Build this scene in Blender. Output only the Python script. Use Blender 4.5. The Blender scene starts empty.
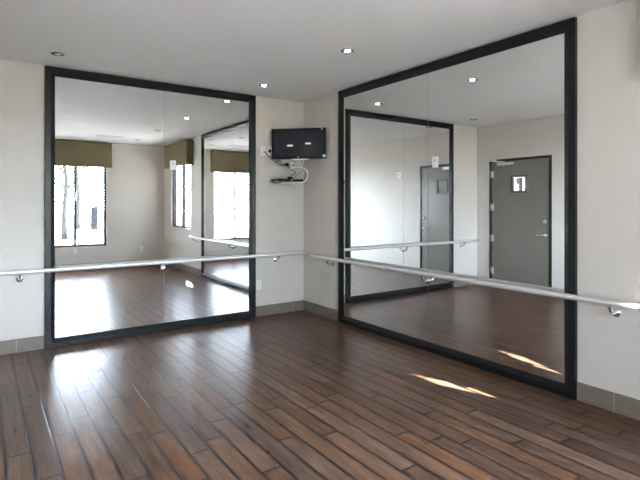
import bpy, bmesh, math, random
from mathutils import Vector, Matrix, noise as mnoise

random.seed(7)
scene = bpy.context.scene
col = scene.collection
PI = math.pi

# ------------------------------------------------------------------ materials
def new_mat(name):
    m = bpy.data.materials.new(name); m.use_nodes = True
    nt = m.node_tree
    return m, nt, nt.nodes['Principled BSDF']

def simple(name, rgb, rough=0.5, metal=0.0, spec=0.5, bump=0.0, bscale=60.0, var=0.0, coat=0.0):
    """Plain surface with a faint procedural grain."""
    m, nt, b = new_mat(name)
    b.inputs['Base Color'].default_value = (*rgb, 1)
    b.inputs['Roughness'].default_value = rough
    b.inputs['Metallic'].default_value = metal
    b.inputs['Specular IOR Level'].default_value = spec
    b.inputs['Coat Weight'].default_value = coat
    if bump or var:
        tc = nt.nodes.new('ShaderNodeTexCoord')
        n = nt.nodes.new('ShaderNodeTexNoise'); n.inputs['Scale'].default_value = bscale
        n.inputs['Detail'].default_value = 4
        nt.links.new(tc.outputs['Object'], n.inputs['Vector'])
        if bump:
            bp = nt.nodes.new('ShaderNodeBump'); bp.inputs['Strength'].default_value = bump
            bp.inputs['Distance'].default_value = 0.002
            nt.links.new(n.outputs['Fac'], bp.inputs['Height'])
            nt.links.new(bp.outputs['Normal'], b.inputs['Normal'])
        if var:
            mx = nt.nodes.new('ShaderNodeMix'); mx.data_type = 'RGBA'
            mx.inputs[6].default_value = (*[c * (1 - var) for c in rgb], 1)
            mx.inputs[7].default_value = (*[min(1, c * (1 + var)) for c in rgb], 1)
            nt.links.new(n.outputs['Fac'], mx.inputs[0])
            nt.links.new(mx.outputs[2], b.inputs['Base Color'])
    return m

def emit(name, rgb, strength):
    m = bpy.data.materials.new(name); m.use_nodes = True
    nt = m.node_tree; nt.nodes.clear()
    o = nt.nodes.new('ShaderNodeOutputMaterial'); e = nt.nodes.new('ShaderNodeEmission')
    e.inputs[0].default_value = (*rgb, 1); e.inputs[1].default_value = strength
    nt.links.new(e.outputs[0], o.inputs[0])
    return m

def glass_mat(name, tint=(0.96, 0.965, 0.97)):
    """Thin clear pane: mostly transparent with a Fresnel reflection."""
    m = bpy.data.materials.new(name); m.use_nodes = True
    nt = m.node_tree; nt.nodes.clear()
    o = nt.nodes.new('ShaderNodeOutputMaterial')
    t = nt.nodes.new('ShaderNodeBsdfTransparent'); t.inputs[0].default_value = (*tint, 1)
    g = nt.nodes.new('ShaderNodeBsdfGlossy'); g.inputs['Roughness'].default_value = 0.0
    ge = nt.nodes.new('ShaderNodeNewGeometry')
    dp = nt.nodes.new('ShaderNodeVectorMath'); dp.operation = 'DOT_PRODUCT'
    nt.links.new(ge.outputs['Normal'], dp.inputs[0]); nt.links.new(ge.outputs['Incoming'], dp.inputs[1])
    def mth(op, x, y):
        n = nt.nodes.new('ShaderNodeMath'); n.operation = op
        for i, v in enumerate((x, y)):
            if isinstance(v, (int, float)): n.inputs[i].default_value = v
            else: nt.links.new(v, n.inputs[i])
        return n
    ab = nt.nodes.new('ShaderNodeMath'); ab.operation = 'ABSOLUTE'; nt.links.new(dp.outputs['Value'], ab.inputs[0])
    f = mth('MULTIPLY_ADD', mth('POWER', mth('SUBTRACT', 1.0, ab.outputs[0]).outputs[0], 5.0).outputs[0], 0.9)
    f.inputs[2].default_value = 0.03
    mx = nt.nodes.new('ShaderNodeMixShader')
    nt.links.new(f.outputs[0], mx.inputs[0]); nt.links.new(t.outputs[0], mx.inputs[1])
    nt.links.new(g.outputs[0], mx.inputs[2]); nt.links.new(mx.outputs[0], o.inputs[0])
    return m

def mirror_mat():
    m = bpy.data.materials.new('mirror_glass'); m.use_nodes = True
    nt = m.node_tree; nt.nodes.clear()
    o = nt.nodes.new('ShaderNodeOutputMaterial')
    g = nt.nodes.new('ShaderNodeBsdfGlossy'); g.inputs['Roughness'].default_value = 0.0
    g.inputs['Color'].default_value = (0.915, 0.925, 0.918, 1)
    nt.links.new(g.outputs[0], o.inputs[0])
    return m

def floor_mat():
    m, nt, b = new_mat('hand_scraped_wood_planks')
    N = nt.nodes.new; L = nt.links.new
    def math_(op, a, bb=None, c=None):
        n = N('ShaderNodeMath'); n.operation = op
        for i, v in enumerate((a, bb, c)):
            if v is None: continue
            if isinstance(v, (int, float)): n.inputs[i].default_value = v
            else: L(v, n.inputs[i])
        return n.outputs[0]
    def comb(x, y, z):
        n = N('ShaderNodeCombineXYZ')
        for i, v in enumerate((x, y, z)):
            if isinstance(v, (int, float)): n.inputs[i].default_value = v
            else: L(v, n.inputs[i])
        return n.outputs[0]
    def noise_(vec, scale=1.0, detail=3.0, rough=0.55, dist=0.0):
        n = N('ShaderNodeTexNoise'); L(vec, n.inputs['Vector'])
        n.inputs['Scale'].default_value = scale; n.inputs['Detail'].default_value = detail
        n.inputs['Roughness'].default_value = rough; n.inputs['Distortion'].default_value = dist
        return n.outputs['Fac']
    def mr(v, a, bb, c=0.0, d=1.0, smooth=True):
        n = N('ShaderNodeMapRange'); n.interpolation_type = 'SMOOTHSTEP' if smooth else 'LINEAR'
        L(v, n.inputs[0]); n.inputs[1].default_value = a; n.inputs[2].default_value = bb
        n.inputs[3].default_value = c; n.inputs[4].default_value = d
        return n.outputs[0]
    tc = N('ShaderNodeTexCoord'); sp = N('ShaderNodeSeparateXYZ'); L(tc.outputs['Object'], sp.inputs[0])
    X0, Y0 = sp.outputs[0], sp.outputs[1]
    W = 0.121
    wob = noise_(comb(math_('MULTIPLY', X0, 3.0), math_('MULTIPLY', Y0, 5.0), 0.0), 1.0, 2.0)
    X = math_('ADD', X0, math_('MULTIPLY', math_('SUBTRACT', wob, 0.5), 0.012))
    wob2 = noise_(comb(math_('MULTIPLY', X0, 9.0), math_('MULTIPLY', Y0, 3.0), 4.0), 1.0, 2.0)
    Y = math_('ADD', Y0, math_('MULTIPLY', math_('SUBTRACT', wob2, 0.5), 0.02))
    u = math_('DIVIDE', X, W); i = math_('FLOOR', u); fu = math_('FRACT', u)
    wn = N('ShaderNodeTexWhiteNoise'); wn.noise_dimensions = '1D'; L(i, wn.inputs['W'])
    ri = wn.outputs['Value']
    wn2 = N('ShaderNodeTexWhiteNoise'); wn2.noise_dimensions = '1D'; L(math_('ADD', i, 71.3), wn2.inputs['W'])
    ln = math_('MULTIPLY_ADD', ri, 0.75, 0.62)
    v = math_('DIVIDE', math_('ADD', Y, math_('MULTIPLY', wn2.outputs['Value'], 9.0)), ln)
    j = math_('FLOOR', v); fv = math_('FRACT', v)
    wc = N('ShaderNodeTexWhiteNoise'); wc.noise_dimensions = '2D'; L(comb(i, j, 0.0), wc.inputs['Vector'])
    cell = wc.outputs['Value']
    cz = math_('MULTIPLY', cell, 60.0)
    du = math_('MULTIPLY', math_('MINIMUM', fu, math_('SUBTRACT', 1.0, fu)), W)
    dv = math_('MULTIPLY', math_('MINIMUM', fv, math_('SUBTRACT', 1.0, fv)), ln)
    de = math_('MINIMUM', du, dv)
    grain = noise_(comb(math_('MULTIPLY', X0, 34.0), math_('MULTIPLY', Y0, 2.6), cz), 1.0, 3.0, 0.5, 0.35)
    blot = noise_(comb(math_('MULTIPLY', X0, 15.0), math_('MULTIPLY', Y0, 4.5), cz), 1.0, 4.0, 0.6, 0.5)
    scrape = noise_(comb(math_('MULTIPLY', X0, 22.0), math_('MULTIPLY', Y0, 3.4), cz), 1.0, 1.5, 0.5, 0.2)
    streak = noise_(comb(math_('MULTIPLY', X0, 150.0), math_('MULTIPLY', Y0, 5.0), cz), 1.0, 3.0, 0.6, 0.2)
    tone = math_('ADD', math_('MULTIPLY_ADD', streak, 0.40, math_('MULTIPLY', grain, 0.46)), math_('ADD', math_('MULTIPLY', cell, 0.16), math_('MULTIPLY', blot, 0.40)))
    ramp = N('ShaderNodeValToRGB'); L(tone, ramp.inputs[0])
    cr = ramp.color_ramp
    cr.elements[0].position = 0.46; cr.elements[0].color = (0.030, 0.0130, 0.0070, 1)
    cr.elements[1].position = 0.92; cr.elements[1].color = (0.190, 0.086, 0.036, 1)
    e = cr.elements.new(0.59); e.color = (0.074, 0.031, 0.0135, 1)
    e = cr.elements.new(0.75); e.color = (0.126, 0.054, 0.0225, 1)
    # per plank hue drift
    hs = N('ShaderNodeHueSaturation'); L(ramp.outputs[0], hs.inputs['Color'])
    L(mr(wc.outputs['Color'], 0, 1, 0.70, 1.0, False), hs.inputs['Saturation'])
    # dark stain in the bevels and joints of the planks
    edge = mr(math_('ADD', de, math_('MULTIPLY', math_('SUBTRACT', blot, 0.5), 0.016)), 0.000, 0.019, 1.0, 0.0)
    gap = mr(de, 0.0026, 0.0078, 1.0, 0.0)
    mx = N('ShaderNodeMix'); mx.data_type = 'RGBA'; L(math_('MULTIPLY', edge, 0.9), mx.inputs[0])
    L(hs.outputs[0], mx.inputs[6]); mx.inputs[7].default_value = (0.020, 0.013, 0.013, 1)
    mx2 = N('ShaderNodeMix'); mx2.data_type = 'RGBA'; L(gap, mx2.inputs[0])
    L(mx.outputs[2], mx2.inputs[6]); mx2.inputs[7].default_value = (0.010, 0.008, 0.009, 1)
    L(mx2.outputs[2], b.inputs['Base Color'])
    L(math_('MULTIPLY_ADD', blot, 0.14, 0.235), b.inputs['Roughness'])
    b.inputs['Specular IOR Level'].default_value = 0.27
    h = math_('SUBTRACT', math_('MULTIPLY', scrape, 0.7),
              math_('MULTIPLY', mr(de, 0.0, 0.006, 1.0, 0.0), 1.3))
    bp = N('ShaderNodeBump'); bp.inputs['Strength'].default_value = 0.32; bp.inputs['Distance'].default_value = 0.0016
    L(h, bp.inputs['Height']); L(bp.outputs['Normal'], b.inputs['Normal'])
    return m

def tile_mat():
    """Taupe stone-look tile with faint veining and pale grout joints every 0.61 m."""
    m, nt, b = new_mat('taupe_tile')
    N = nt.nodes.new; L = nt.links.new
    tc = N('ShaderNodeTexCoord')
    n = N('ShaderNodeTexNoise'); n.inputs['Scale'].default_value = 9; n.inputs['Detail'].default_value = 5
    mp = N('ShaderNodeMapping'); mp.inputs['Scale'].default_value = (1, 1, 5)
    L(tc.outputs['Object'], mp.inputs[0]); L(mp.outputs[0], n.inputs['Vector'])
    mx = N('ShaderNodeMix'); mx.data_type = 'RGBA'; L(n.outputs['Fac'], mx.inputs[0])
    mx.inputs[6].default_value = (0.150, 0.128, 0.100, 1); mx.inputs[7].default_value = (0.220, 0.190, 0.152, 1)
    sp = N('ShaderNodeSeparateXYZ'); L(tc.outputs['Object'], sp.inputs[0])
    s = N('ShaderNodeMath'); s.operation = 'ADD'; L(sp.outputs[0], s.inputs[0]); L(sp.outputs[1], s.inputs[1])
    a = N('ShaderNodeMath'); a.operation = 'ADD'; L(s.outputs[0], a.inputs[0]); a.inputs[1].default_value = 100 * 0.61 + 3.85 - 6 * 0.61
    d = N('ShaderNodeMath'); d.operation = 'DIVIDE'; L(a.outputs[0], d.inputs[0]); d.inputs[1].default_value = 0.61
    f = N('ShaderNodeMath'); f.operation = 'FRACT'; L(d.outputs[0], f.inputs[0])
    g = N('ShaderNodeMath'); g.operation = 'LESS_THAN'; L(f.outputs[0], g.inputs[0]); g.inputs[1].default_value = 0.006
    mx2 = N('ShaderNodeMix'); mx2.data_type = 'RGBA'; L(g.outputs[0], mx2.inputs[0])
    L(mx.outputs[2], mx2.inputs[6]); mx2.inputs[7].default_value = (0.42, 0.40, 0.36, 1)
    L(mx2.outputs[2], b.inputs['Base Color'])
    b.inputs['Roughness'].default_value = 0.42
    return m

def fabric_mat():
    """Olive woven fabric with a small diamond figure."""
    m, nt, b = new_mat('olive_diamond_fabric')
    N = nt.nodes.new; L = nt.links.new
    tc = N('ShaderNodeTexCoord'); sp = N('ShaderNodeSeparateXYZ'); L(tc.outputs['Object'], sp.inputs[0])
    s = N('ShaderNodeMath'); s.operation = 'ADD'; L(sp.outputs[0], s.inputs[0]); L(sp.outputs[1], s.inputs[1])
    def m_(op, a, bb):
        n = N('ShaderNodeMath'); n.operation = op
        for i, v in enumerate((a, bb)):
            if isinstance(v, (int, float)): n.inputs[i].default_value = v
            else: L(v, n.inputs[i])
        return n.outputs[0]
    P = 0.055
    a = m_('MULTIPLY', s.outputs[0], 1 / P); c = m_('MULTIPLY', sp.outputs[2], 1 / P)
    d1 = m_('PINGPONG', m_('ADD', m_('ADD', a, c), 200.0), 0.5); d2 = m_('PINGPONG', m_('ADD', m_('SUBTRACT', a, c), 200.0), 0.5)
    fig = m_('GREATER_THAN', m_('MINIMUM', d1, d2), 0.2)
    mx = N('ShaderNodeMix'); mx.data_type = 'RGBA'; L(fig, mx.inputs[0])
    mx.inputs[6].default_value = (0.150, 0.122, 0.066, 1); mx.inputs[7].default_value = (0.225, 0.190, 0.108, 1)
    L(mx.outputs[2], b.inputs['Base Color'])
    b.inputs['Roughness'].default_value = 0.85; b.inputs['Specular IOR Level'].default_value = 0.15
    w = N('ShaderNodeTexNoise'); w.inputs['Scale'].default_value = 400
    bp = N('ShaderNodeBump'); bp.inputs['Strength'].default_value = 0.2; bp.inputs['Distance'].default_value = 0.001
    L(tc.outputs['Object'], w.inputs['Vector']); L(w.outputs['Fac'], bp.inputs['Height']); L(bp.outputs['Normal'], b.inputs['Normal'])
    return m

M = dict(
    wall=simple('greige_wall_paint', (0.61, 0.575, 0.525), 0.6, spec=0.3, bump=0.15, bscale=220),
    ceiling=simple('white_ceiling_paint', (0.77, 0.765, 0.755), 0.75, spec=0.2, bump=0.1, bscale=180),
    floor=floor_mat(), tile=tile_mat(), fabric=fabric_mat(), mirror=mirror_mat(),
    frame=simple('black_lacquered_wood', (0.007, 0.0075, 0.009), 0.36, spec=0.3, bump=0.06, bscale=90),
    seam=simple('grey_seam_strip', (0.30, 0.31, 0.30), 0.4),
    satin=simple('satin_aluminium', (0.82, 0.82, 0.81), 0.34, metal=0.55, bump=0.03, bscale=150),
    chrome=simple('polished_chrome', (0.80, 0.80, 0.80), 0.12, metal=1.0),
    brushed=simple('brushed_steel', (0.70, 0.69, 0.66), 0.28, metal=1.0),
    door=simple('taupe_door_paint', (0.165, 0.157, 0.128), 0.36, spec=0.4, bump=0.08, bscale=140, var=0.04),
    doorframe=simple('black_door_frame_paint', (0.014, 0.015, 0.018), 0.4),
    liteframe=simple('dark_grey_steel_trim', (0.075, 0.075, 0.072), 0.4),
    plastic=simple('black_plastic', (0.007, 0.007, 0.0075), 0.4, spec=0.22, bump=0.05, bscale=300),
    screen=simple('dark_screen_glass', (0.022, 0.025, 0.034), 0.14, spec=0.30),
    silver=simple('silver_plastic', (0.42, 0.42, 0.42), 0.4, metal=0.4),
    white=simple('white_plastic', (0.78, 0.78, 0.76), 0.4),
    slot=simple('outlet_slot_dark', (0.03, 0.03, 0.03), 0.6),
    grey=simple('grey_plastic', (0.22, 0.22, 0.215), 0.45),
    painted=simple('greige_painted_plate', (0.56, 0.53, 0.485), 0.55, spec=0.3),
    winframe=simple('charcoal_window_metal', (0.035, 0.040, 0.045), 0.4, metal=0.2),
    glass=glass_mat('clear_window_glass'), liteglass=glass_mat('clear_door_glass'),
    trimdark=simple('dark_downlight_baffle', (0.022, 0.022, 0.024), 0.35, spec=0.4),
    bulb_on=emit('warm_lamp_glow', (1.0, 0.86, 0.68), 55.0),
    bulb_off=simple('frosted_lamp_off', (0.75, 0.75, 0.73), 0.3),
    screen_bar=emit('pale_screen_bar', (0.95, 0.90, 0.74), 0.25),
    red=simple('pale_pink_sticker', (0.75, 0.52, 0.50), 0.5),
    ground=simple('pale_concrete_paving', (0.22, 0.22, 0.215), 0.85, bump=0.2, bscale=6, var=0.12),
    brick=simple('reddish_brick_paving', (0.42, 0.24, 0.18), 0.85, var=0.15, bscale=12),
    grass=simple('dry_green_grass', (0.22, 0.30, 0.12), 0.9, var=0.3, bscale=8),
    bark=simple('grey_brown_bark', (0.07, 0.068, 0.066), 0.9, bump=0.6, bscale=25, var=0.3),
    leaf=simple('green_leaves', (0.06, 0.085, 0.04), 0.6, var=0.4, bscale=3),
    sign=simple('grey_sign_metal', (0.035, 0.040, 0.045), 0.7, spec=0.1),
    stucco=simple('pale_exterior_stucco', (0.62, 0.58, 0.52), 0.9, bump=0.3, bscale=60),
    dark_board=simple('dark_brown_board', (0.03, 0.027, 0.022), 0.5),
)

# ------------------------------------------------------------------ mesh helpers
class MB:
    def __init__(s): s.bm = bmesh.new()
    def box(s, a, b, bevel=0.0, seg=2):
        x0, y0, z0 = [min(p, q) for p, q in zip(a, b)]; x1, y1, z1 = [max(p, q) for p, q in zip(a, b)]
        vs = [s.bm.verts.new(p) for p in ((x0,y0,z0),(x1,y0,z0),(x1,y1,z0),(x0,y1,z0),(x0,y0,z1),(x1,y0,z1),(x1,y1,z1),(x0,y1,z1))]
        fs = [s.bm.faces.new([vs[k] for k in f]) for f in ((3,2,1,0),(4,5,6,7),(0,1,5,4),(1,2,6,5),(2,3,7,6),(3,0,4,7))]
        if bevel:
            ed = list({e for f in fs for e in f.edges})
            bmesh.ops.bevel(s.bm, geom=ed, offset=bevel, segments=seg, affect='EDGES', profile=0.5)
        return s
    def tube(s, pts, r, n=12, caps=True):
        pts = [Vector(p) for p in pts]; rs = r if isinstance(r, (list, tuple)) else [r] * len(pts)
        rings = []; up = None
        for k, p in enumerate(pts):
            t = (pts[min(k + 1, len(pts) - 1)] - pts[max(k - 1, 0)]).normalized()
            if up is None:
                up = Vector((0, 0, 1)) if abs(t.z) < 0.9 else Vector((1, 0, 0))
            up = (up - t * up.dot(t)).normalized(); sd = t.cross(up)
            rings.append([s.bm.verts.new(p + rs[k] * (math.cos(2*PI*q/n) * up + math.sin(2*PI*q/n) * sd)) for q in range(n)])
        for a, b in zip(rings, rings[1:]):
            for q in range(n):
                f = s.bm.faces.new((a[q], a[(q+1) % n], b[(q+1) % n], b[q])); f.smooth = True
        if caps:
            s.bm.faces.new(rings[0][::-1]); s.bm.faces.new(rings[-1])
        return s
    def lathe(s, prof, o=(0,0,0), axis='z', n=24):
        """prof: list of (radius, height along axis)."""
        o = Vector(o); ax = dict(x=(Vector((0,1,0)),Vector((0,0,1)),Vector((1,0,0))), y=(Vector((0,0,1)),Vector((1,0,0)),Vector((0,1,0))),
                  z=(Vector((1,0,0)),Vector((0,1,0)),Vector((0,0,1))))[axis]
        rings = []
        for r, h in prof:
            if r < 1e-6: rings.append([s.bm.verts.new(o + ax[2] * h)])
            else: rings.append([s.bm.verts.new(o + ax[2]*h + r*(math.cos(2*PI*q/n)*ax[0] + math.sin(2*PI*q/n)*ax[1])) for q in range(n)])
        for a, b in zip(rings, rings[1:]):
            for q in range(n):
                q2 = (q+1) % n
                va = [a[0]] if len(a) == 1 else [a[q], a[q2]]
                vb = [b[0]] if len(b) == 1 else [b[q2], b[q]]
                if len(va) + len(vb) >= 3:
                    f = s.bm.faces.new(va + vb); f.smooth = True
        return s
    def quad(s, *ps):
        s.bm.faces.new([s.bm.verts.new(p) for p in ps]); return s
    def build(s, name, mat, parent=None, smooth_angle=None):
        bmesh.ops.recalc_face_normals(s.bm, faces=s.bm.faces)
        me = bpy.data.meshes.new(name); 
        if parent is not None:
            off = world_origin(parent)
            bmesh.ops.translate(s.bm, verts=s.bm.verts, vec=-off)
        s.bm.to_mesh(me); s.bm.free()
        if smooth_angle is not None:
            me.shade_smooth(); me.set_sharp_from_angle(angle=smooth_angle)
        me.materials.append(mat)
        o = bpy.data.objects.new(name, me); col.objects.link(o)
        if parent is not None: o.parent = parent
        return o

def world_origin(o):
    """Where an (unrotated) parent sits; parts are written in world coordinates."""
    v = Vector((0, 0, 0))
    while o is not None:
        v += Vector(o.get('_off', (0, 0, 0))) if False else o.location
        o = o.parent
    return v

def tag(o, label=None, cat=None, group=None, kind=None):
    if label: o['label'] = label
    if cat: o['category'] = cat
    if group: o['group'] = group
    if kind: o['kind'] = kind
    return o

def empty(name, loc, label=None, cat=None, group=None, kind=None):
    o = bpy.data.objects.new(name, None); col.objects.link(o); o.location = loc; o.empty_display_size = 0.05
    return tag(o, label, cat, group, kind)

def struct(o, label, cat): return tag(o, label, cat, kind='structure')

def copy_tree(o, parent=None):
    c = o.copy(); col.objects.link(c)
    if parent is not None: c.parent = parent
    for ch in list(o.children): copy_tree(ch, c)
    return c

# ------------------------------------------------------------------ the room
H = 2.742; XL = -3.648; YB = -6.0; T = 0.15
W1 = (-3.085, -1.25, 0.49, 2.45)       # window in the back wall: x0, x1, z0, z1
W2 = (-5.48, -4.245, 0.885, 2.45)      # window in the right wall: y0, y1, z0, z1
DO = (-1.362, -0.262, 2.148)          # door opening in the left wall: y0, y1, top

def wall_with_hole(axis, a0, a1, z0, z1, t0, t1, hole):
    """A wall running along one axis, built as four blocks round a rectangular opening."""
    b = MB()
    def blk(p, q, r, s):
        if q - p < 1e-6 or s - r < 1e-6: return
        if axis == 'x': b.box((p, t0, r), (q, t1, s))
        else: b.box((t0, p, r), (t1, q, s))
    if hole:
        h0, h1, g0, g1 = hole
        blk(a0, h0, z0, z1); blk(h1, a1, z0, z1); blk(h0, h1, z0, g0); blk(h0, h1, g1, z1)
    else: blk(a0, a1, z0, z1)
    return b

struct(MB().box((XL, YB, -0.1), (0, 0, 0)).build('floor', M['floor']), 'dark hand-scraped wood plank floor with a glossy finish', 'floor')
struct(MB().box((XL - T, YB - T, H), (T, T, H + 0.16)).build('ceiling', M['ceiling']), 'smooth white painted ceiling with recessed lights', 'ceiling')
struct(wall_with_hole('x', XL - T, T, -0.1, H, 0.0, T, None).build('wall_far', M['wall']), 'greige wall behind the mirror near the television', 'wall')
struct(wall_with_hole('y', YB, 0, -0.1, H, 0.0, T, W2).build('wall_right', M['wall']), 'greige wall carrying the larger mirror and the higher window', 'wall')
struct(wall_with_hole('x', XL - T, T, -0.1, H, YB - T, YB, W1).build('wall_back', M['wall']), 'greige back wall with the low window, seen in the mirror', 'wall')
struct(wall_with_hole('y', YB, 0, -0.1, H, XL - T, XL, (DO[0], DO[1], -0.1, DO[2])).build('wall_left', M['wall']), 'greige wall with the door, seen in the larger mirror', 'wall')

FA = (-2.993, -0.722); FB = (-3.587, -0.796)      # outer extents of the two mirror frames
BT = 0.012; BH = 0.13
def baseboard(name, segs, label):
    b = MB()
    for a, c in segs: b.box(a, c, 0.002, 1)
    struct(b.build(name, M['tile']), label, 'baseboard')
baseboard('baseboard_far', [((XL + BT, -BT, 0), (FA[0] - 0.001, 0, BH)), ((FA[1] + 0.001, -BT, 0), (0, 0, BH))], 'taupe tile baseboard beside the mirror below the television')
baseboard('baseboard_right', [((-BT, FB[1] + 0.001, 0), (0, -BT, BH)), ((-BT, YB, 0), (0, FB[0] - 0.001, BH))], 'taupe tile baseboard on either side of the larger mirror')
baseboard('baseboard_back', [((XL, YB, 0), (-BT, YB + BT, BH))], 'taupe tile baseboard under the low window')
baseboard('baseboard_left', [((XL, YB + BT, 0), (XL + BT, DO[0] - 0.001, BH)), ((XL, DO[1] + 0.001, 0), (XL + BT, 0, BH))], 'taupe tile baseboard beside the door')

# ---- windows (structure)
def window(name, axis, lo, hi, z0, z1, f0, f1, mulls, label):
    """Frame set in the wall opening: jambs, head, sill rail, mullions, panes."""
    fw = 0.042
    def B(b, p, q, r, s, d0=f0, d1=f1, bev=0.003):
        if axis == 'x': b.box((p, d0, r), (q, d1, s), bev, 1)
        else: b.box((d0, p, r), (d1, q, s), bev, 1)
        return b
    loc = ((lo + hi) / 2, (f0 + f1) / 2, z0) if axis == 'x' else ((f0 + f1) / 2, (lo + hi) / 2, z0)
    w = empty(name, loc); struct(w, label, 'window')
    b = MB(); B(b, lo, lo + fw, z0, z1); B(b, hi - fw, hi, z0, z1); B(b, lo + fw, hi - fw, z0, z0 + fw); B(b, lo + fw, hi - fw, z1 - fw, z1)
    b.build('window_frame', M['winframe'], w)
    for mu in mulls: B(MB(), mu - 0.022, mu + 0.022, z0 + fw, z1 - fw).build('mullion', M['winframe'], w)
    mid = (f0 + f1) / 2
    for p, q in zip([lo + fw] + [mu + .022 for mu in mulls], [mu - .022 for mu in mulls] + [hi - fw]):
        B(MB(), p, q, z0 + fw, z1 - fw, mid - 0.002, mid + 0.002, 0).build('pane', M['glass'], w)
    return w
window('window_1', 'x', W1[0], W1[1], W1[2], W1[3], YB - 0.115, YB - 0.055, (-2.474, -1.862), 'three-pane charcoal framed window low in the back wall')
window('window_2', 'y', W2[0], W2[1], W2[2], W2[3], 0.04, 0.11, (-4.865,), 'two-pane charcoal framed window in the wall beside the larger mirror')

# ---- door (structure)
d = empty('door_1', (XL, (DO[0] + DO[1]) / 2, 0)); struct(d, 'taupe flush door with a small square glass panel in a black frame', 'door')
JW = 0.042
b = MB(); b.box((XL - T, DO[0], 0), (XL + 0.014, DO[0] + JW, DO[2]), 0.003, 1); b.box((XL - T, DO[1] - JW, 0), (XL + 0.014, DO[1], DO[2]), 0.003, 1)
b.box((XL - T, DO[0] + JW, DO[2] - JW), (XL + 0.014, DO[1] - JW, DO[2]), 0.003, 1)
b.build('door_frame', M['doorframe'], d)
ly0, ly1, lz1 = DO[0] + JW + 0.004, DO[1] - JW - 0.004, DO[2] - JW - 0.004
vy0, vy1, vz0, vz1 = -0.945, -0.668, 1.588, 1.862
b = MB(); X0, X1 = XL - 0.040, XL + 0.002
b.box((X0, ly0, 0.008), (X1, vy0, lz1)); b.box((X0, vy1, 0.008), (X1, ly1, lz1)); b.box((X0, vy0, 0.008), (X1, vy1, vz0)); b.box((X0, vy0, vz1), (X1, vy1, lz1))
b.build('door_leaf', M['door'], d)
b = MB(); fw = 0.026
for p, q, r, s in ((vy0 - .006, vy0 + fw, vz0 - .006, vz1 + .006), (vy1 - fw, vy1 + .006, vz0 - .006, vz1 + .006), (vy0 + fw, vy1 - fw, vz0 - .006, vz0 + fw), (vy0 + fw, vy1 - fw, vz1 - fw, vz1 + .006)):
    b.box((X0 - .006, p, r), (X1 + .007, q, s), 0.003, 1)
vf = b.build('vision_panel_frame', M['liteframe'], d)
MB().box((XL - .022, vy0 + .02, vz0 + .02), (XL - .018, vy1 - .02, vz1 - .02)).build('vision_panel_glass', M['liteglass'], d)
for hz in (1.90, 1.345, 0.82, 0.275):
    b = MB(); b.tube([(XL + .016, ly1 + .003, hz - .055), (XL + .016, ly1 + .003, hz + .055)], .0095, 12); b.lathe([(0, -.008), (.007, -.006), (.0095, 0)], (XL + .016, ly1 + .003, hz - .055)); b.lathe([(.0095, 0), (.007, .006), (0, .008)], (XL + .016, ly1 + .003, hz + .055))
    b.box((XL - .002, ly1 - .035, hz - .055), (XL + .0055, ly1 + .002, hz + .055), .001, 1)
    b.build('hinge', M['brushed'], d)
cl = MB().box((XL + .003, -.745, 2.035), (XL + .058, -.435, 2.088), .008, 2).build('door_closer', M['brushed'], d)
b = MB(); b.lathe([(0, -.02), (.016, -.02), (.016, .012), (0, .012)], (XL + .034, -.56, 2.04)); b.lathe([(0, 0), (.014, 0), (.014, .02), (0, .02)], (XL + .034, -.56, 2.088))
b.tube([(XL + .034, -.56, 2.100), (XL + .15, -.40, 2.112), (XL + .215, -.315, 2.118)], .008, 8); b.tube([(XL + .215, -.315, 2.124), (XL + .10, -.33, 2.132), (XL + .014, -.36, 2.134)], .007, 8)
b.box((XL + .0145, -.40, 2.112), (XL + .022, -.32, 2.146), .002, 1)
b.build('closer_arm', M['brushed'], d)
b = MB(); b.lathe([(0, 0), (.033, 0), (.033, .006), (.026, .012), (.012, .014), (.012, .045), (0, .047)], (X1, -1.262, .915), 'x')
b.tube([(X1 + .042, -1.262, .915), (X1 + .046, -1.22, .915), (X1 + .046, -1.15, .913), (X1 + .040, -1.135, .912)], [.011, .0105, .009, .008], 12)
b.build('lever_handle', M['brushed'], d)
MB().lathe([(0, 0), (.033, 0), (.033, .010), (.024, .020), (.012, .022), (0, .022)], (X1, -1.252, 1.128), 'x').build('deadbolt', M['brushed'], d)

# ---- corridor behind the door, seen only through its small glass panel
HX = -5.35
struct(MB().box((HX, -3.2, -0.1), (XL - T, 1.6, 0)).build('floor_corridor', M['tile']), 'taupe tiled corridor floor behind the door', 'floor')
struct(MB().box((HX - .1, -3.3, 2.5), (XL - T, 1.7, 2.6)).build('ceiling_corridor', M['ceiling']), 'white corridor ceiling behind the door', 'ceiling')
struct(MB().box((HX - .1, -3.2, -0.1), (HX, 1.6, 2.5)).build('wall_corridor', M['wall']), 'greige corridor wall seen through the door glass', 'wall')
struct(MB().box((HX - .1, 1.6, -0.1), (XL - T, 1.7, 2.5)).build('wall_corridor_far', M['wall']), 'end wall of the corridor past the door', 'wall')
struct(MB().box((HX - .1, -3.3, -0.1), (XL - T, -3.2, 2.5)).build('wall_corridor_near', M['wall']), 'near end wall of the corridor behind the door', 'wall')
tag(MB().box((HX, 0.216, 1.657), (HX + .03, 0.268, 1.92), .003, 1).box((HX, 0.262, 1.80), (HX + .03, 0.318, 1.92), .003, 1).build('corridor_board', M['dark_board']),
    'dark stepped board on the corridor wall seen through the door glass', 'board')  # plain board standing for an unidentified dark shape behind the glass
hl = empty('added_corridor_light', (-4.5, 0.3, 2.5), 'flush ceiling light added to light the corridor behind the door', 'light')  # lamp added so the corridor behind the glass is not dark
MB().lathe([(0, 0), (.17, 0), (.17, -.03), (.155, -.035)], (-4.5, .3, 2.5)).build('housing', M['white'], hl)
MB().lathe([(.155, -.033), (.12, -.065), (0, -.075)], (-4.5, .3, 2.5)).build('diffuser', emit('added_corridor_glow', (1, .93, .82), 0.8), hl)

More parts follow.
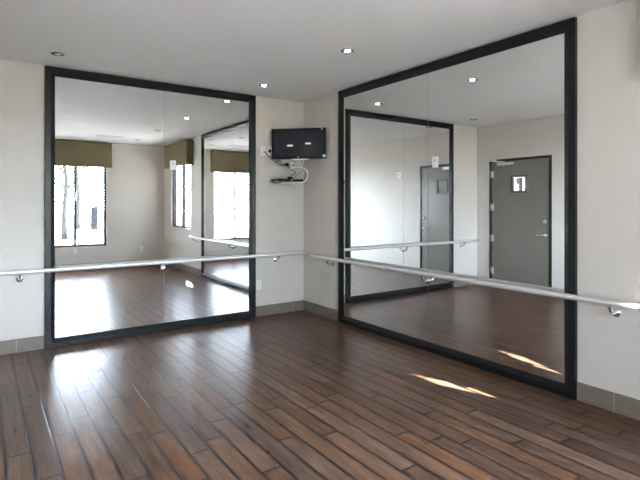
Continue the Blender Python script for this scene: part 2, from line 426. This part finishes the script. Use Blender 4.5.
# ------------------------------------------------------------------ wall mirrors
def mitred_frame(axis, lo, hi, z0, z1):
    """Mitred moulding: flat outer face, sloping inner bevel down to the glass."""
    prof = [(0.0, 0.0), (0.0, 0.030), (0.003, 0.034), (0.050, 0.034), (0.056, 0.031), (0.086, 0.015), (0.090, 0.010), (0.090, 0.0)]
    bm = bmesh.new(); loops = []
    for w, h in prof:
        r = []
        for a, z in ((lo + w, z0 + w), (hi - w, z0 + w), (hi - w, z1 - w), (lo + w, z1 - w)):
            r.append(bm.verts.new((a, -h, z) if axis == 'x' else (-h, a, z)))
        loops.append(r)
    for A, B in zip(loops, loops[1:]):
        for q in range(4):
            bm.faces.new((A[q], A[(q + 1) % 4], B[(q + 1) % 4], B[q]))
    mb = MB(); mb.bm.free(); mb.bm = bm
    return mb
def wall_mirror(axis, lo, hi, seam, label):
    z0, z1 = 0.002, 2.734
    mid = (lo + hi) / 2
    w = empty('wall_mirror', (mid, 0, 0) if axis == 'x' else (0, mid, 0), label, 'mirror', 'framed wall mirrors of the dance room')
    mitred_frame(axis, lo, hi, z0, z1).build('mirror_frame', M['frame'], w)
    g = 0.0022; e = 0.085
    for p, q in ((lo + e, seam - g), (seam + g, hi - e)):
        b = MB()
        if axis == 'x': b.box((p, -.012, z0 + e), (q, -.006, z1 - e))
        else: b.box((-.012, p, z0 + e), (-.006, q, z1 - e))
        b.build('mirror_panel', M['mirror'], w)
    b = MB()
    if axis == 'x': b.box((seam - .012, -.0055, z0 + e), (seam + .012, -.0005, z1 - e))
    else: b.box((-.0055, seam - .012, z0 + e), (-.0005, seam + .012, z1 - e))
    b.build('seam_strip', M['seam'], w)
SA, SB = -1.846, -2.187
wall_mirror('x', FA[0], FA[1], SA, 'black-framed two-panel floor-length mirror on the wall below and beside the television')
wall_mirror('y', FB[0], FB[1], SB, 'wider black-framed two-panel floor-length mirror reflecting the taupe door')

# ------------------------------------------------------------------ ballet barres
def barre(axis, lo, hi, z, brackets, label):
    off = 0.090; R_ = 0.0205
    P = (lambda a, dd, zz: (a, -dd, zz)) if axis == 'x' else (lambda a, dd, zz: (-dd, a, zz))
    mid = (lo + hi) / 2
    t = empty('ballet_barre', P(mid, 0, 0), label, 'barre', 'wall-mounted ballet barres')
    n = 24
    MB().tube([P(lo + (hi - lo) * k / n, off, z) for k in range(n + 1)], R_, 20).build('rail', M['satin'], t)
    for e, s in ((lo, -1), (hi, 1)):
        MB().lathe([(R_ + .001, -s * .012), (R_ + .001, 0), (R_ * .8, s * .005), (0, s * .007)], P(e, off, z), axis, 20).build('end_cap', M['satin'], t)
    for a, base in brackets:
        b = MB(); ax = 'y' if axis == 'x' else 'x'
        zb = z - 0.072
        b.lathe([(0, -base), (.030, -base), (.030, -base - .006), (.022, -base - .012), (.012, -base - .014), (0, -base - .014)], P(a, 0, zb), ax, 24)
        pts = []
        for k in range(13):
            th = PI / 2 * k / 12
            pts.append(P(a, base + .012 + (off - base - .012) * math.sin(th), zb - .010 * math.sin(PI * k / 12) + (z - R_ - zb) * (1 - math.cos(th))))
        b.tube(pts, [.0095] * 10 + [.010, .011, .012], 12)
        q = P(a, off, z - R_ - .0035); h = .028
        if axis == 'x': b.box((a - h, -off - .011, q[2] - .003), (a + h, -off + .011, q[2] + .003), .002, 1)
        else: b.box((-off - .011, a - h, q[2] - .003), (-off + .011, a + h, q[2] + .003), .002, 1)
        b.build('bracket', M['chrome'], t, 0.7)
    return t
barre('x', -3.575, -0.026, 0.766, [(-3.20, 0), (SA, .0122), (-0.428, 0)], 'silver barre on three brackets across the mirror beneath the television')
barre('y', -4.035, -0.312, 0.744, [(-3.846, 0), (SB, .0122), (-0.645, 0)], 'silver barre on three brackets across the wider mirror that reflects the door')

# ------------------------------------------------------------------ recessed downlights
def downlight(x, y, on, label):
    t = empty('recessed_downlight', (x, y, H), label, 'ceiling light', 'recessed ceiling downlights')
    MB().lathe([(.054, -.0005), (.054, -.004), (.046, -.007), (.043, -.005), (.041, -.001)], (x, y, H), 'z', 32).build('trim_ring', M['trimdark'], t)
    MB().lathe([(.041, -.0012), (.030, -.0008), (.0, -.0006)], (x, y, H), 'z', 32).build('baffle', M['trimdark'], t)
    o = MB().lathe([(.026, -.0022), (.023, -.007), (.013, -.010), (0, -.011)], (x, y, H), 'z', 24).build('lamp', M['bulb_on' if on else 'bulb_off'], t)
    o['label'] = 'glowing warm white lamp' if on else 'unlit frosted lamp'
downlight(-.87, -.515, True, 'lit recessed downlight in the ceiling nearest the television corner')
downlight(-.87, -2.035, True, 'lit recessed downlight in the ceiling over the middle of the floor')
downlight(-.85, -3.60, False, 'unlit recessed downlight third from the television corner, seen in the mirror')
downlight(-.83, -5.08, False, 'unlit recessed downlight nearest the low window, seen in the mirror')
downlight(-2.935, -.48, False, 'unlit dark-rimmed downlight above the outer top corner of the mirror')

# ceiling return grille, seen in the mirror within the mirror
t = empty('ceiling_vent', (-1.40, -4.92, H), 'white louvred grille in the ceiling in front of the low window', 'vent')
x0, x1, y0, y1 = -1.66, -1.14, -5.06, -4.78
b = MB()
for p in (((x0, y0), (x1, y0 + .025)), ((x0, y1 - .025), (x1, y1)), ((x0, y0 + .025), (x0 + .025, y1 - .025)), ((x1 - .025, y0 + .025), (x1, y1 - .025))):
    b.box((*p[0], H - .010), (*p[1], H - .0005), .002, 1)
b.build('grille_frame', M['white'], t)
MB().box((x0 + .025, y0 + .025, H - .0015), (x1 - .025, y1 - .025, H - .0005)).build('duct_backing', M['slot'], t)
b = MB()
for k in range(9):
    yy = y0 + .035 + k * .025
    b.quad((x0 + .025, yy, H - .009), (x1 - .025, yy, H - .009), (x1 - .025, yy + .011, H - .002), (x0 + .025, yy + .011, H - .002))
b.build('louvres', M['white'], t)

# ------------------------------------------------------------------ television in the corner
TVC = Vector((-.281, -.319, 2.146))
ex = Vector((1, -1, 0)).normalized(); en = Vector((-1, -1, 0)).normalized(); ez = Vector((0, 0, 1))
tilt = math.radians(3.0)
tvm = Matrix((( ex.x, en.x*math.cos(tilt)+0, en.x*math.sin(tilt)), (ex.y, en.y*math.cos(tilt), en.y*math.sin(tilt)), (0, -math.sin(tilt), math.cos(tilt)))).to_4x4()
tvm.translation = TVC
tv = empty('television', TVC, 'black flat television facing diagonally out of the corner above the barres', 'television', kind='thing')
tv.matrix_world = tvm
# local frame: x along the screen, y out of the screen, z up
def lpart(mb, name, mat, par, ang=None):
    bmesh.ops.recalc_face_normals(mb.bm, faces=mb.bm.faces)
    me = bpy.data.meshes.new(name); mb.bm.to_mesh(me); mb.bm.free(); me.materials.append(mat)
    if ang: me.shade_smooth(); me.set_sharp_from_angle(angle=ang)
    o = bpy.data.objects.new(name, me); col.objects.link(o); o.parent = par
    return o
TW, TH = .342, .188
b = MB()
b.box((-TW, -.020, -TH), (TW, .004, TH), .006, 2); b.box((-TW * .72, -.062, -TH * .72), (TW * .72, -.018, TH * .74), .014, 2)
lpart(b, 'casing', M['plastic'], tv)
b = MB()
for p, q, r, s in ((-TW, -TW + .045, -TH, TH), (TW - .045, TW, -TH, TH), (-TW + .045, TW - .045, TH - .028, TH), (-TW + .045, TW - .045, -TH, -TH + .036)):
    b.box((p, .0045, r), (q, .015, s), .004, 2)
lpart(b, 'bezel', M['plastic'], tv)
sc_ = lpart(MB().box((-TW + .040, .0042, -TH + .032), (TW - .040, .009, TH - .024)), 'screen', M['screen'], tv)
for cx_, cz_ in ((-.108, -.023), (.120, -.001)):  # two small pale glowing bars on the screen
    lpart(MB().box((cx_ - .036, .0088, cz_ - .0105), (cx_ + .036, .0100, cz_ + .0105), .0005, 1), 'pale_bar', M['screen_bar'], sc_)
lpart(MB().box((-.085, -.002, -TH - .014), (.125, .020, -TH + .001), .003, 1), 'speaker_strip', M['white'], tv)
lpart(MB().lathe([(0, .0148), (.011, .0148), (.011, .0165), (0, .0170)], (-.006, 0, -TH + .020), 'y', 16), 'maker_badge', M['silver'], tv)
o = lpart(MB().box((.304, .0148, -TH + .016), (.338, .0160, -TH + .050), .0003, 1), 'sticker', M['white'], tv); o['label'] = 'white square sticker on the lower corner'
o = lpart(MB().box((.286, .0148, TH - .024), (.304, .0160, TH - .006), .0003, 1), 'sticker', M['red'], tv); o['label'] = 'small pink sticker on the upper corner'

# wall mount: plate on the far wall, folding arm, head plate under the set
t = empty('tv_wall_mount', (-.40, 0, 2.02), 'grey steel swing-arm mount behind and under the television', 'tv mount')
b = MB(); b.box((-.43, -.012, 1.93), (-.35, -.0005, 2.20), .003, 1); b.build('wall_plate', M['grey'], t)
back = TVC + en * (-.066)
b = MB(); b.tube([(-.39, -.014, 2.10), (-.24, -.13, 2.10), (-.185, -.175, 2.10)], .014, 10); b.tube([(-.39, -.014, 2.02), (-.24, -.13, 2.02), (-.185, -.175, 2.02)], .014, 10)
b.tube([(-.185, -.175, 1.99), (-.185, -.175, 2.14)], .017, 12); b.build('swing_arm', M['grey'], t)
b = MB(); b.tube([(-.185, -.175, 2.06), (back.x + .012, back.y + .012, 2.10)], .018, 10); b.build('head', M['grey'], t)

# power adapter hanging below the set with its leads
t = empty('power_adapter', (-.335, -.25, 1.86), 'small grey adapter block hanging on leads under the television', 'adapter')
b = MB(); b.box((-.352, -.262, 1.835), (-.318, -.235, 1.915), .005, 2); b.build('adapter_body', M['white'], t)
MB().box((-.345, -.2645, 1.86), (-.325, -.2615, 1.895), .001, 1).build('rating_plate', M['grey'], t)

def bez(p0, p1, p2, p3, n=20):
    p0, p1, p2, p3 = map(Vector, (p0, p1, p2, p3))
    return [((1-s)**3)*p0 + 3*((1-s)**2)*s*p1 + 3*(1-s)*s*s*p2 + s**3*p3 for s in [k / n for k in range(n + 1)]]
tag(MB().box((-.405, -.225, 1.868), (-.366, -.195, 1.908), .004, 1).build('plug', M['plastic']), 'black plug block on the lead under the left half of the television', 'plug')
# white cable looping from the plug to the shelf
pts = bez((-.3165, -.25, 1.850), (-.27, -.28, 1.868), (-.25, -.30, 1.855), (-.215, -.30, 1.850), 10)
pts += bez((-.215, -.30, 1.850), (-.10, -.30, 1.835), (-.10, -.29, 1.672), (-.225, -.265, 1.668), 20)[1:]
pts += bez((-.225, -.265, 1.668), (-.30, -.25, 1.664), (-.36, -.22, 1.660), (-.44, -.165, 1.661), 10)[1:]
tag(MB().tube(pts, .0075, 10).build('cord', M['white']), 'white cable looping from the adapter under the television to the black box', 'cable', 'television leads')
pts = bez((-.60, -.012, 2.060), (-.56, -.09, 1.98), (-.50, -.12, 1.90), (-.43, -.17, 1.885), 20) + bez((-.43, -.17, 1.885), (-.39, -.20, 1.878), (-.36, -.23, 1.882), (-.340, -.2490, 1.892), 8)[1:]
tag(MB().tube(pts, .005, 8).build('cord', M['plastic']), 'thin black power cord drooping from the wall outlet to the adapter', 'cord', 'television leads')
pts = bez((-.37, -.19, 1.90), (-.345, -.215, 1.84), (-.31, -.235, 1.82), (-.285, -.245, 1.80), 12) + bez((-.285, -.245, 1.80), (-.26, -.25, 1.78), (-.31, -.2, 1.765), (-.33, -.19, 1.7465), 10)[1:]
tag(MB().tube(pts, .004, 8).build('cord', M['plastic']), 'short black lead running down from the set to the black box below', 'cord', 'television leads')
pts = bez((-.235, -.30, 1.95), (-.20, -.32, 1.88), (-.20, -.32, 1.80), (-.24, -.27, 1.78), 14) + bez((-.24, -.27, 1.78), (-.27, -.24, 1.765), (-.27, -.22, 1.74), (-.275, -.21, 1.722), 8)[1:]
tag(MB().tube(pts, .004, 8).build('cord', M['grey']), 'thin grey lead curling from the back of the set to the black box', 'cord', 'television leads')

# narrow black media box on a wall bracket below the television
t = empty('media_box', (-.33, -.165, 1.675), 'slim black box sitting on the small wall shelf under the television', 'media player')
b = MB(); b.box((-.525, -.245, 1.6805), (-.160, -.065, 1.712), .005, 2); b.build('case', M['plastic'], t)
b = MB(); b.box((-.345, -.247, 1.690), (-.322, -.2445, 1.704), .001, 1); b.build('front_button', M['silver'], t)
b = MB(); b.box((-.355, -.22, 1.712), (-.300, -.17, 1.742), .006, 2); b.build('lead_plug', M['plastic'], t)
t = empty('wall_shelf', (-.33, 0, 1.674), 'small pale grey shelf fixed to the wall under the television', 'shelf')
MB().box((-.53, -.250, 1.672), (-.155, -.0005, 1.680), .002, 1).build('shelf_board', M['grey'], t)
for xx in (-.46, -.22):
    b = MB(); b.box((xx - .01, -.19, 1.660), (xx + .01, -.0005, 1.672), .002, 1); b.build('shelf_bracket', M['grey'], t)

# ------------------------------------------------------------------ wall plates
def outlet(name, face, x, y, z, label, cat='outlet', gang='duplex'):
    """face: direction the plate faces, '-y', '+y' or '-x'."""
    t = empty(name, (x, y, z), label, cat)
    def P(u, n, w):
        return {'-y': (x + u, y - n, z + w), '+y': (x - u, y + n, z + w), '-x': (x - n, y - u, z + w)}[face]
    MB().box(P(-.036, 0.0003, -.058), P(.036, .006, .058), .002, 2).build('cover_plate', M['white'], t)
    for w in (.02, -.02) if gang == 'duplex' else (0,):
        b = MB(); hh = .014 if gang == 'duplex' else .033
        b.box(P(-.0165, .0055, w - hh), P(.0165, .008, w + hh), .0015, 1)
        rc = b.build('receptacle', M['white'], t)
        b = MB()
        for u in (-.006, .006): b.box(P(u - .0012, .0078, w - .001), P(u + .0012, .0086, w + .007))
        b.box(P(-.002, .0078, w - .009), P(.002, .0086, w - .005))
        b.build('slots', M['slot'], rc)
    return t
outlet('wall_outlet', '-y', -.610, 0, 2.065, 'white outlet high on the wall with a black cord plugged in')
outlet('wall_outlet', '-y', -.512, 0, 2.067, 'white media outlet half hidden behind the edge of the television')
b = MB(); b.box((-.535, -.022, 2.050), (-.500, -.0095, 2.084), .003, 1)
tag(b.build('plug', M['plastic']), 'black plug in the outlet beside the television edge', 'plug')
outlet('wall_outlet', '-y', -.668, 0, .392, 'white outlet low on the wall between the mirror frame and the corner')
outlet('wall_outlet', '+y', -.509, YB, .388, 'white outlet low on the back wall near the corner, seen in the mirror')
outlet('wall_outlet', '+y', -1.872, YB, .40, 'white outlet on the back wall just under the low window')
t = empty('blank_outlet_cover', (0, -.50, .50), 'blank plate painted like the wall beneath the end of the barre', 'cover plate')
MB().box((-.006, -.62, .44), (-.0003, -.375, .565), .002, 1).build('cover_plate', M['painted'], t)
for yy in (-.60, -.395): MB().lathe([(.004, -.006), (.004, -.007), (0, -.0078)], (0, yy, .5025), 'x', 12).build('screw', M['painted'], t)

def sticker(face, a, z, label):
    t = empty('mirror_tag', (a, -.012, z) if face == 'x' else (-.012, a, z), label, 'tag', 'small white tags on the mirrors')
    def bx(b, u0, u1, n0, n1, w0, w1, bev): 
        if face == 'x': b.box((a + u0, -.0123 - n0, z + w0), (a + u1, -.0123 - n1, z + w1), bev, 2)
        else: b.box((-.0123 - n0, a + u0, z + w0), (-.0123 - n1, a + u1, z + w1), bev, 2)
        return b
    bx(MB(), -.031, .031, 0, .009, -.052, .052, .002).build('card', M['white'], t)
    bx(MB(), -.009, .009, .0088, .0095, .005, .024, 0).build('printed_mark', M['silver'], t)
sticker('x', -1.747, 1.834, 'small white tag stuck on the mirror beside its centre seam, near the television')
sticker('y', -2.275, 1.793, 'small white tag stuck on the wider mirror beside its centre seam')

# ------------------------------------------------------------------ window valances
def valance(axis, lo, hi, z0, z1, dep, wall, sgn, label):
    P = (lambda a, n, z: (a, wall + sgn * n, z)) if axis == 'x' else (lambda a, n, z: (wall + sgn * n, a, z))
    t = empty('window_valance', P((lo + hi) / 2, 0, z0), label, 'valance', 'fabric valances over the windows')
    MB().box(P(lo, dep - .016, z0), P(hi, dep, z1), .004, 2).build('front_panel', M['fabric'], t)
    for a, c in ((lo, lo + .016), (hi - .016, hi)):
        MB().box(P(a, .0005, z0), P(c, dep - .0165, z1), .003, 1).build('side_return', M['fabric'], t)
    MB().box(P(lo + .017, .0005, z1 - .018), P(hi - .017, dep - .0165, z1 - .002), 0).build('top_board', M['dark_board'], t)
valance('x', -3.20, -1.165, 2.185, 2.715, .13, YB, 1, 'olive patterned fabric valance over the low window in the back wall')
valance('y', -5.50, -4.075, 2.185, 2.685, .15, 0, -1, 'olive patterned fabric valance over the window beside the larger mirror')

# ------------------------------------------------------------------ outside
GZ = -0.12
struct(MB().box((-60, -70, GZ - .3), (60, YB - T, GZ)).box((T, YB - T, GZ - .3), (60, 30, GZ)).box((-60, YB - T, GZ - .3), (HX - .1, 30, GZ)).build('ground', M['ground']), 'pale paved ground outside the windows', 'ground')
struct(MB().box((-14, -21.5, GZ), (3.2, -19.6, GZ + .03)).build('ground_brick', M['brick']), 'reddish brick strip across the paving outside', 'paving')
tag(MB().box((-30, -60, GZ), (30, -34, GZ + .04)).build('lawn', M['grass']), 'strip of grass beyond the paving outside the window', 'grass', kind='stuff')
# unseen roof slab, its eaves sized to trim the sun at the windows
EAVE_X, EAVE_Y = 0.87, 0.87
struct(MB().box((XL - .4, YB - T - EAVE_Y, 2.905), (EAVE_X, .5, 3.1)).build('roof', M['stucco']), 'unseen flat roof slab with eaves added to shade both windows', 'roof')

def tree(x, y, h, tr, cr, label, seed, nl=1500, cz=.72):
    rnd = random.Random(seed)
    t = empty('tree', (x, y, GZ), label, 'tree', 'trees outside the low window')
    pts = [(x + .12 * math.sin(k * 1.1 + seed) * k / 8, y + .1 * math.cos(k + seed) * k / 8, GZ + h * .8 * k / 8) for k in range(9)]
    b = MB(); b.tube(pts, [tr * (1.25 if k == 0 else 1 - .07 * k) for k in range(9)], 10)
    top = Vector(pts[-1])
    for k in range(7):
        st = Vector(pts[4 + k % 4]); an = k * 2.4 + seed
        en_ = st + Vector((math.cos(an) * cr * .7, math.sin(an) * cr * .7, h * .16))
        b.tube([st, st.lerp(en_, .5) + Vector((0, 0, .12)), en_], [tr * .4, tr * .26, tr * .1], 6)
    b.build('trunk', M['bark'], t)
    b = MB()
    cen = [(Vector((x, y, GZ + h * cz)) + Vector((rnd.uniform(-1, 1) * cr * .8, rnd.uniform(-1, 1) * cr * .8, rnd.uniform(-.5, .5) * h * .4)), rnd.uniform(.35, .6) * cr) for _ in range(14 if nl < 5000 else 30)]
    for _ in range(nl):
        c, r = rnd.choice(cen)
        v = Vector((rnd.gauss(0, 1), rnd.gauss(0, 1), rnd.gauss(0, 1))).normalized() * r * rnd.uniform(.5, 1)
        p = c + v; s = rnd.uniform(.05, .10) * (2.0 if nl > 5000 else 1)
        u = Vector((rnd.gauss(0, 1), rnd.gauss(0, 1), rnd.gauss(0, 1))).normalized(); w = u.orthogonal().normalized() * .45
        b.quad(p - u * s, p + w * s, p + u * s, p - w * s)
    b.build('foliage', M['leaf'], t)
tree(-.52, -18.3, 5.4, .12, 1.5, 'slim tree on the paving outside, nearest the low window', 3, 420, .60)
tree(1.35, -27.5, 6.5, .14, 1.9, 'leafy tree past the brick strip, behind the grey sign', 11, 420, .58)
tree(-.2, -32.0, 6.0, .16, 2.4, 'broad leafy tree furthest back outside the low window', 5, 500, .5)
tree(1.35, -16.2, 9.6, .17, 1.9, 'tall dense tree added outside to keep the sun off the low window', 21, 9000, .83)  # unseen tree added in the sun's path to the low window
b = MB()
pl = [(.45, -7.03), (.827, -7.03), (1.30, -8.40), (.45, -8.40)]  # added sheet, slanted edge cut along the sun line to stop a beam
lo_ = [b.bm.verts.new((p[0], p[1], 2.905)) for p in pl]; hi_ = [b.bm.verts.new((p[0], p[1], 2.93)) for p in pl]
b.bm.faces.new(lo_[::-1]); b.bm.faces.new(hi_)
for q in range(4): b.bm.faces.new((lo_[q], lo_[(q + 1) % 4], hi_[(q + 1) % 4], hi_[q]))
struct(b.build('sun_block_sheet', M['stucco']), 'thin slanted sheet added outside the building corner to block a sun beam', 'roof')
nb = empty('sky_block_building', (12, 3, GZ), 'pale plain building added beyond the higher window to block low sky', 'building')  # unseen block added to cut the sky light entering the higher window
MB().box((9.6, -8, GZ), (15, 14, 5.2)).build('wall', M['stucco'], nb)
MB().box((9.4, -8.2, 5.2), (15.2, 14.2, 5.45), .02, 1).build('parapet', M['stucco'], nb)
# free-standing grey sign outside
sx, sy = 0.79, -19.0
t = empty('standing_sign', (sx, sy, GZ), 'tall narrow grey sign board on two legs outside the low window', 'sign')
MB().box((sx - .15, sy - .03, GZ + .34), (sx + .15, sy + .03, GZ + 1.40), .01, 1).build('board', M['sign'], t)
for q in (-.12, .12): MB().box((sx + q - .015, sy - .015, GZ), (sx + q + .015, sy + .015, GZ + .34), .003, 1).build('leg', M['sign'], t)

# ------------------------------------------------------------------ light
w = bpy.data.worlds.new('sky'); scene.world = w; w.use_nodes = True
nt = w.node_tree; nt.nodes.clear()
out = nt.nodes.new('ShaderNodeOutputWorld'); bg = nt.nodes.new('ShaderNodeBackground')
# hazy bright sky: white near the horizon, bluer overhead, brighter round the side where the sun stands
def wmath(op, *v):
    n = nt.nodes.new('ShaderNodeMath'); n.operation = op
    for k, x in enumerate(v):
        if isinstance(x, (int, float)): n.inputs[k].default_value = x
        else: nt.links.new(x, n.inputs[k])
    return n.outputs[0]
tcg = nt.nodes.new('ShaderNodeTexCoord'); sp = nt.nodes.new('ShaderNodeSeparateXYZ'); rp = nt.nodes.new('ShaderNodeValToRGB')
nt.links.new(tcg.outputs['Generated'], sp.inputs[0]); nt.links.new(sp.outputs[2], rp.inputs[0])
rp.color_ramp.elements[0].position = 0.0; rp.color_ramp.elements[0].color = (0.79, 0.895, 1.0, 1)
rp.color_ramp.elements[1].position = 0.8; rp.color_ramp.elements[1].color = (0.62, 0.76, 1.0, 1)
nt.links.new(rp.outputs[0], bg.inputs[0])
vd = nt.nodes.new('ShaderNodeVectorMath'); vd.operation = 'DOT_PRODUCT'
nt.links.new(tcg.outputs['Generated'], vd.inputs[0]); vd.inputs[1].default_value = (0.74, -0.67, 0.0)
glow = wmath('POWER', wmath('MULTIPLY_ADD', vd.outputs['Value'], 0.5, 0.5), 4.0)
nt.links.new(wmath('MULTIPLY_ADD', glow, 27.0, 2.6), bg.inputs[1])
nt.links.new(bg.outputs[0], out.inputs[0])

sun = bpy.data.lights.new('sun', 'SUN'); sun.energy = 70.0; sun.angle = math.radians(0.6); sun.color = (1.0, 0.95, 0.87)
so = bpy.data.objects.new('sun', sun); col.objects.link(so)
hd = Vector((1, -2.9, 0)).normalized(); src = hd + Vector((0, 0, 0.65))
so.rotation_euler = (-src).to_track_quat('-Z', 'Y').to_euler(); so.location = (6, -20, 12)

def portal(name, loc, rot, sx_, sy_):
    l = bpy.data.lights.new(name, 'AREA'); l.shape = 'RECTANGLE'; l.size = sx_; l.size_y = sy_
    l.cycles.is_portal = True
    o = bpy.data.objects.new(name, l); col.objects.link(o); o.location = loc; o.rotation_euler = rot
portal('daylight_portal', ((W1[0] + W1[1]) / 2, YB - T - .02, (W1[2] + 2.22) / 2), (PI / 2, 0, 0), W1[1] - W1[0], 2.22 - W1[2])
portal('daylight_portal', (T + .02, (W2[0] + W2[1]) / 2, (W2[2] + 2.22) / 2), (PI / 2, 0, PI / 2), W2[1] - W2[0], 2.22 - W2[2])

# ------------------------------------------------------------------ camera
cam = bpy.data.cameras.new('camera'); cam.sensor_width = 36.0; cam.sensor_fit = 'HORIZONTAL'
F_PX = 483.16; cam.lens = 36.0 * F_PX / 640; cam.shift_y = -(240 - 203.98) / 640.0; cam.clip_start = 0.02
co = bpy.data.objects.new('camera', cam); col.objects.link(co)
co.location = (-3.493, -5.362, 1.40)
co.rotation_euler = (PI / 2, 0, -math.radians(35.02))
scene.camera = co

vs = scene.view_settings
scene.display_settings.display_device = 'sRGB'
vs.view_transform = 'Standard'; vs.look = 'None'; vs.gamma = 1.0; vs.use_curve_mapping = False
vs.exposure = 1.48
cy = scene.cycles
cy.sampling_pattern = 'TABULATED_SOBOL'
cy.use_guiding = True; cy.guiding_training_samples = 32; cy.use_surface_guiding = True
cy.max_bounces = 20; cy.diffuse_bounces = 8; cy.glossy_bounces = 14; cy.transmission_bounces = 8; cy.transparent_max_bounces = 16
cy.sample_clamp_indirect = 6.0; cy.blur_glossy = 1.5
cy.use_denoising = True
try:
    cy.denoising_quality = 'BALANCED'; cy.denoiser = 'OPENIMAGEDENOISE'; cy.denoising_prefilter = 'NONE'; cy.denoising_input_passes = 'RGB_ALBEDO_NORMAL'
except Exception: pass
